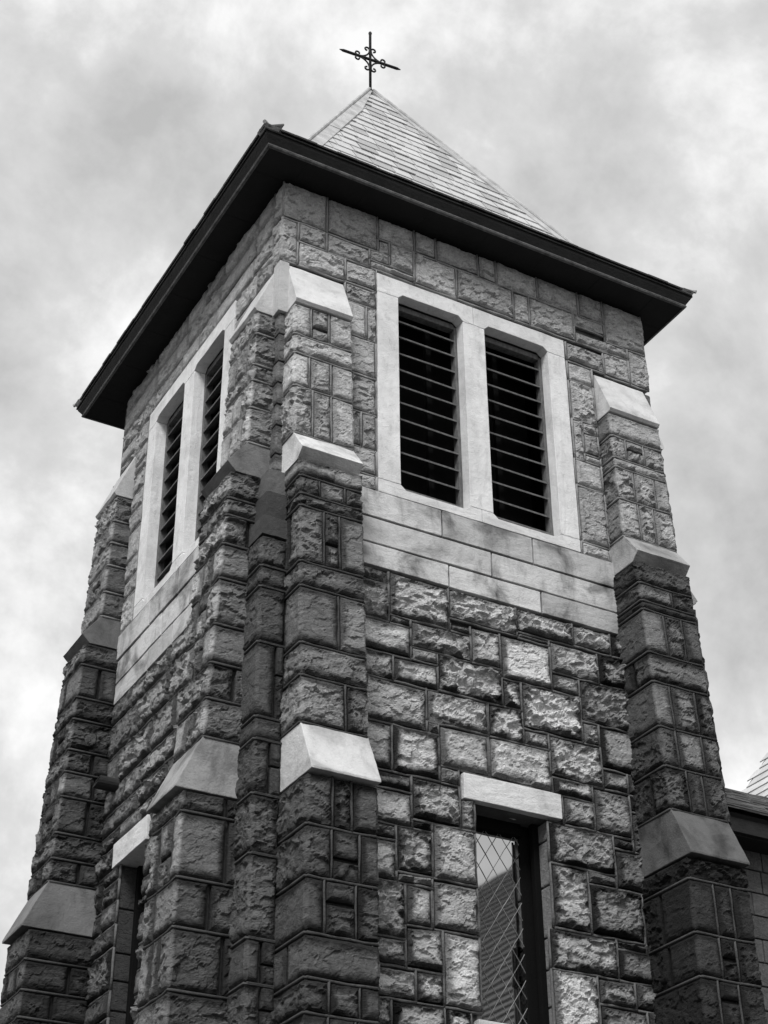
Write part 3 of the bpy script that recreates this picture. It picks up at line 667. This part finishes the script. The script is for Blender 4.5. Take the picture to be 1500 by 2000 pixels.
# soffit boards: thin cross battens hardly seen in the dark
q = MB()
for s_ in range(4):
    for t in np.arange(-2.2, 2.3, 0.74):
        P = [rp(s_, t, 2.31, 11.905), rp(s_, t+.035, 2.31, 11.905), rp(s_, t+.035, 2.635, 11.905), rp(s_, t, 2.635, 11.905)]
        q.prism(P, [(x, y, z+.003) for x, y, z in P])
q.build('soffit_batten', M_soffit, ROOF)['kind'] = 'stuff'
# slates
def slate_quad(mbx, side, t0, t1, ha, za, hb, zb, thick=0.013, tail=0.022):
    """a slate from (ha, za) at its hidden head down to (hb, zb) at its tail"""
    up = Vector((0, 0, 1)); nx, ny = SIDES[side]; n = Vector((nx*(za-zb), ny*(za-zb), (hb-ha))).normalized()
    A = [Vector(rp(side, t0, ha, za)), Vector(rp(side, t1, ha, za)), Vector(rp(side, t1, hb, zb)), Vector(rp(side, t0, hb, zb))]
    lo = [A[0]+n*.002, A[1]+n*.002, A[2]+n*tail, A[3]+n*tail]; hi = [p+n*thick for p in lo]
    mbx.prism(lo, hi)
def along(s):
    """(h, z) at slant distance s down the roof profile"""
    for (h0, z0), (h1, z1) in zip(PROF[:-1], PROF[1:]):
        l = math.hypot(h1-h0, z1-z0)
        if s <= l: return h0+(h1-h0)*s/l, z0+(z1-z0)*s/l
        s -= l
    return PROF[-1]
TOT = sum(math.hypot(b[0]-a[0], b[1]-a[1]) for a, b in zip(PROF[:-1], PROF[1:])); EXP = 0.232
joined = {1: MB(), 2: MB(), 3: MB(), 0: MB()}
nrow = int(TOT/EXP)+1
for side in range(4):
    for r in range(nrow):
        sb = TOT-r*EXP; sa = max(sb-EXP-.03, 0.02)
        if sb < 0.25: break
        hb, zb = along(sb); ha, za = along(sa); lim = ha-0.02; limb = hb-.02
        t = -limb+rnd.uniform(-.2, 0)
        while t < limb:
            wd = rnd.uniform(.20, .31); a_, b_ = max(t, -limb), min(t+wd-.012, limb); t += wd
            if b_-a_ < .03: continue
            # trim at the hips
            if side == 0 and sb < 4.6 and a_ > -2.74:
                m_ = MB(); nx, ny = SIDES[0]
                up_a, up_b = max(a_, -lim), min(b_, lim)
                n = Vector((nx*(za-zb), ny*(za-zb), (hb-ha))).normalized(); tl = rnd.uniform(.012, .024)
                if up_b-up_a < .01:
                    mid_ = min(max(.5*(a_+b_), -lim), lim); A = [Vector(rp(0, mid_, ha, za)), Vector(rp(0, b_, hb, zb)), Vector(rp(0, a_, hb, zb))]; lo = [A[0]+n*.002, A[1]+n*tl, A[2]+n*tl]
                else:
                    A = [Vector(rp(0, up_a, ha, za)), Vector(rp(0, up_b, ha, za)), Vector(rp(0, b_, hb, zb)), Vector(rp(0, a_, hb, zb))]; lo = [A[0]+n*.002, A[1]+n*.002, A[2]+n*tl, A[3]+n*tl]
                m_.prism(lo, [p+n*.013 for p in lo]); m_.build('slate', M_slate, ROOF, alb=0.51*rnd.choice([1, 1.05, .95, 1.0, .82, .7]))
            elif r == 0 and side < 2:
                m_ = MB(); ex = rnd.uniform(0, .012); slate_quad(m_, side, a_, min(b_+.009, limb), ha, za, hb+ex, zb-.006, .016, .012); m_.build('slate', M_slate, ROOF, alb=0.12*rnd.uniform(.7, 1.1))
            else: slate_quad(joined[side], side, max(a_, -lim), min(b_, lim), ha, za, hb, zb) if min(b_, lim)-max(a_, -lim) > .02 else None
for q in joined.values():
    if q.V: q.build('slate_courses', M_slate, ROOF, alb=0.5)['kind'] = 'stuff'
# lead hips: a wide lapped flange on each side of a low roll
for sx, sy in ((-1, -1), (1, -1), (-1, 1), (1, 1)):
    m_ = MB(); seams = [0.0, 0.62, 1.27, 1.80, 2.0, 2.25, 2.5, 2.74]
    zz = lambda h: next(z0+(z1-z0)*(h-h0)/(h1-h0) for (h0, z0), (h1, z1) in zip(PROF[:-1], PROF[1:]) if h <= h1+1e-6)
    for i, (h0, h1) in enumerate(zip(seams[:-1], seams[1:])):
        lift = 0.028+(0.006 if i % 2 else 0.0)
        h1_ = h1+(.012 if i < 2 else 0)
        P = []
        for h in (h0, h1_):
            z = zz(min(h, 2.74)); k = min(0.15, max(h*1.0, 0.02)); n = .8*lift
            P.append([Vector((AX+sx*(h+n), AY+sy*(h+n), z+.03)), Vector((AX+sx*(h-k+n*.2), AY+sy*(h+n*1.4), z+.5*lift)), Vector((AX+sx*(h-k), AY+sy*(h-.02), z-.02)),
                      Vector((AX+sx*(h-.03), AY+sy*(h-.03), z-.03)), Vector((AX+sx*(h-.02), AY+sy*(h-k), z-.02)), Vector((AX+sx*(h+n*1.4), AY+sy*(h-k+n*.2), z+.5*lift))])
        m_.prism(P[0], P[1])
    for i, (h0, h1) in enumerate(zip(seams[:-1], seams[1:])):
        n = .03; m_.tube([(AX+sx*(h0+n), AY+sy*(h0+n), zz(h0)+.025), (AX+sx*(h1+n), AY+sy*(h1+n), zz(h1)+.025)], .022, 7)
    m_.build('hip_flashing', M_lead, ROOF)

# ------------------------------------------------------------------ iron cross
CR = empty('cross', (AX, AY, AZ+.02)); tag(CR, 'black wrought-iron cross with scrolled brackets on the roof tip', 'cross')
ct = Vector((math.cos(math.radians(-5)), math.sin(math.radians(-5)), 0)); cz = AZ+.64; up = Vector((0, 0, 1)); cc = Vector((AX, AY, cz))
m_ = MB(); m_.tube([(AX, AY, AZ-.03), (AX, AY, AZ+1.20-.06), (AX, AY, AZ+1.20-.045), (AX, AY, AZ+1.20-.02), (AX, AY, AZ+1.20)], [.019, .019, .026, .023, .008], 8)
m_.build('upright', M_iron, CR, smooth=True)
m_ = MB(); hl = .46; m_.tube([cc-ct*hl, cc-ct*(hl-.055), cc+ct*(hl-.055), cc+ct*hl], [.005, .021, .021, .005], 8); m_.build('crossbar', M_iron, CR)
m_ = MB(); m_.tube([(AX, AY, AZ-.01), (AX, AY, AZ+.03), (AX, AY, AZ+.07)], [.055, .035, .02], 8); m_.build('base_collar', M_iron, CR)
def scroll(sx, sz):
    P = []; R_ = 0.178; cur = 0.037
    # curl at the upright end, arc bowed towards the centre, curl at the bar end
    def curl(end_axis):
        pts = []
        for i in range(13):
            a = i/12*math.pi*1.55; r = cur*(1-.35*i/12); pts.append((a, r))
        return pts
    arc = [(R_*(1-math.cos(a))*1.0, R_*(1-math.sin(a))*1.0) for a in (math.pi/2*i/10 for i in range(11))]      # from (0,R) to (R,0), bowed to the centre
    arc = [(x*0.92+.012, z*0.92+.012) for x, z in arc]
    s0 = []                 # curl at top: starts at arc[0] heading +z, turning outwards (+x)
    cx, cz_ = arc[0][0]+cur, arc[0][1]+.012
    for a, r in curl(0): s0.append((cx-r*math.cos(a), cz_+r*math.sin(a)))
    s1 = []; cx, cz_ = arc[-1][0]+.012, arc[-1][1]+cur
    for a, r in curl(1): s1.append((cx+r*math.sin(a), cz_-r*math.cos(a)))
    pts = s0[::-1]+arc+s1
    m_ = MB(); m_.tube([cc+ct*(sx*x)+up*(sz*z) for x, z in pts], .0125, 6); m_.build('scroll', M_iron, CR, smooth=True)
for sx in (-1, 1):
    for sz in (-1, 1): scroll(sx, sz)

# ------------------------------------------------------------------ pipe stub on the shaded wall
m_ = MB(); k = 16; R0, R1, L_ = .072, .060, .24; cy, czp = 3.50, 6.42
V = []; F = []
for (x, r) in ((.05, R0), (-L_, R0), (-L_, R1), (.0, R1)):
    V += [(x+(.03*math.sin(2*math.pi*i/k) if x < -.1 else 0), cy+r*math.cos(2*math.pi*i/k), czp+r*math.sin(2*math.pi*i/k)) for i in range(k)]
for a_ in range(3):
    for i in range(k): F.append((a_*k+i, a_*k+(i+1) % k, (a_+1)*k+(i+1) % k, (a_+1)*k+i))
F.append(tuple(range(k))); F.append(tuple(range(3*k, 4*k)))
m_.add(V, F); PI_ = m_.build('drain_pipe', M_cove, None, smooth=False)
tag(PI_, 'short dark round pipe stub sticking out of the stone wall above the shaded slit window', 'pipe')

# ------------------------------------------------------------------ low wing beside the tower and the great roof behind it
HX0, HZ0 = 12.52, 10.737; TP = 1.235; RX, RZ = 14.3, HZ0+(14.3-HX0)*TP; EX, EZ = 7.9, HZ0-(HX0-7.9)*TP
WING = empty('low_wing', (6.4, 3, GROUND)); tag(WING, 'low dark stone wing with slate eaves tucked behind the far buttress', 'building')
m_ = MB(); m_.prism([(W+.01, 1.2, GROUND), (10.3, 1.2, GROUND), (10.3, 1.2, 6.13), (W+.01, 1.2, 6.13)], [(W+.01, 1.6, GROUND), (10.3, 1.6, GROUND), (10.3, 1.6, 6.13), (W+.01, 1.6, 6.13)])
ww = m_.build('wall', M_mortar, WING, alb=.07)
fW = lambda u, w, v: (u, 1.2-w, v); fW.flip = False
v = 6.12; i = 0
while v > 3.2:
    u = W+.7+(.2 if i % 2 else 0)
    while u < 8.2:
        l = rnd.uniform(.38, .62); m_ = MB(); m_.box(fW, u+.008, u+l-.008, -.03, .02+rnd.uniform(0, .006), v-.25+.008, v-.008)
        m_.build('wall_block', M_stone, ww, bevel=.008, alb=.11*rnd.uniform(.8, 1.3), rim=1.0, stn=.3, rgh=.5); u += l
    v -= .25; i += 1
m_ = MB(); x0, x1 = W+.02, 11.0
m_.prism([(x0, .82, 6.29), (x0, 3.0, 7.745), (x0, 3.0, 7.60), (x0, .90, 6.20)], [(x1, .82, 6.29), (x1, 3.0, 7.745), (x1, 3.0, 7.60), (x1, .90, 6.20)])
wr = m_.build('roof', M_soffit, WING)
m_ = MB(); m_.prism([(x0, 3.0, 7.60), (x0, 3.0, 7.745), (x0, 5.2, 6.29), (x0, 5.12, 6.2)], [(x1, 3.0, 7.60), (x1, 3.0, 7.745), (x1, 5.2, 6.29), (x1, 5.12, 6.2)]); m_.build('roof', M_soffit, WING)
m_ = MB(); m_.box(lambda u, w, v: (u, .9-w, v), x0, x1, -.02, .05, 6.10, 6.27); m_.build('gutter', M_cove, wr)
m_ = MB(); m_.prism([(x0, .9, 6.08), (x0, 1.2, 6.08), (x0, 1.2, 6.13), (x0, .9, 6.2)], [(x1, .9, 6.08), (x1, 1.2, 6.08), (x1, 1.2, 6.13), (x1, .9, 6.2)]); m_.build('soffit', M_soffit, wr)
sl = Vector((0, 2.18, 1.455)).normalized(); nn = Vector((0, -sl.z, sl.y)); s_ = 0; Ls = math.hypot(2.18, 1.455); r = 0
while s_ < Ls:
    x = x0+(.12 if r % 2 else 0)
    while x < 8.6:
        l = rnd.uniform(.22, .34); A = Vector((0, .80, 6.30))+sl*s_+nn*.03; B_ = Vector((0, .80, 6.30))+sl*(s_+.26)+nn*.006
        m_ = MB(); dz = rnd.uniform(0, .012); lo = [Vector((x, A.y, A.z+dz)), Vector((x+l-.006, A.y, A.z+dz)), Vector((x+l-.006, B_.y, B_.z)), Vector((x, B_.y, B_.z))]
        m_.prism(lo, [p+nn*.014 for p in lo]); m_.build('slate', M_slate, wr, alb=.30*rnd.uniform(.6, 1.2)); x += l
    s_ += .23; r += 1

HALL = empty('church_hall', (12, -4, GROUND)); tag(HALL, 'big steep slate church roof rising behind the low wing, its corner just in view', 'building')
y0, y1 = -22.0, 8.0
m_ = MB(); P = [(EX, EZ), (RX, RZ), (2*RX-EX, EZ), (2*RX-EX-.2, EZ-.2), (RX, RZ-.25), (EX+.2, EZ-.2)]
m_.prism([(x, y0, z) for x, z in P[:3]+P[3:]], [(x, y1, z) for x, z in P]); hr = m_.build('roof', M_soffit, HALL)
m_ = MB(); P = [(EX+.5, GROUND), (2*RX-EX-.5, GROUND), (2*RX-EX-.5, EZ+.1), (RX, RZ-.4), (EX+.5, EZ+.1)]
m_.prism([(x, y0+.3, z) for x, z in P], [(x, y1-.3, z) for x, z in P]); m_.build('wall', M_render, HALL)
sl = Vector((1, 0, TP)).normalized(); nn = Vector((-sl.z, 0, sl.x)); Ls = math.hypot(RX-EX, RZ-EZ); s_ = 0; r = 0; far = MB()
while s_ < Ls-.05:
    y = y1-(.15 if r % 2 else 0)
    while y > y0:
        l = rnd.uniform(.24, .38); A = Vector((EX-.03, 0, EZ-.02))+sl*s_+nn*(.03 if y > 6 else .07); B_ = Vector((EX-.03, 0, EZ-.02))+sl*min(s_+.30, Ls)+nn*.008
        lo = [Vector((A.x, y, A.z)), Vector((A.x, y-l+.006, A.z)), Vector((B_.x, y-l+.006, B_.z)), Vector((B_.x, y, B_.z))]; hi = [p+nn*.016 for p in lo]
        if y > 6.0 and A.z > 9.5 and A.z < 12.5: m_ = MB(); m_.prism(lo, hi); m_.build('slate', M_slate, hr, alb=.5*rnd.uniform(.85, 1.1))
        else: far.prism(lo, hi)
        y -= l
    s_ += .27; r += 1
far.build('slate_courses', M_slate, hr, alb=.09)['kind'] = 'stuff'
m_ = MB(); m_.tube([(RX, y0, RZ+.03), (RX, y1, RZ+.03)], .07, 8); m_.build('ridge', M_lead, hr)

# ------------------------------------------------------------------ ground
gm = MB(); gm.prism([(-600, -600, GROUND-.5), (600, -600, GROUND-.5), (600, 600, GROUND-.5), (-600, 600, GROUND-.5)], [(-600, -600, GROUND), (600, -600, GROUND), (600, 600, GROUND), (-600, 600, GROUND)])
tag(gm.build('ground', M_ground), kind='structure')
ST.flush()
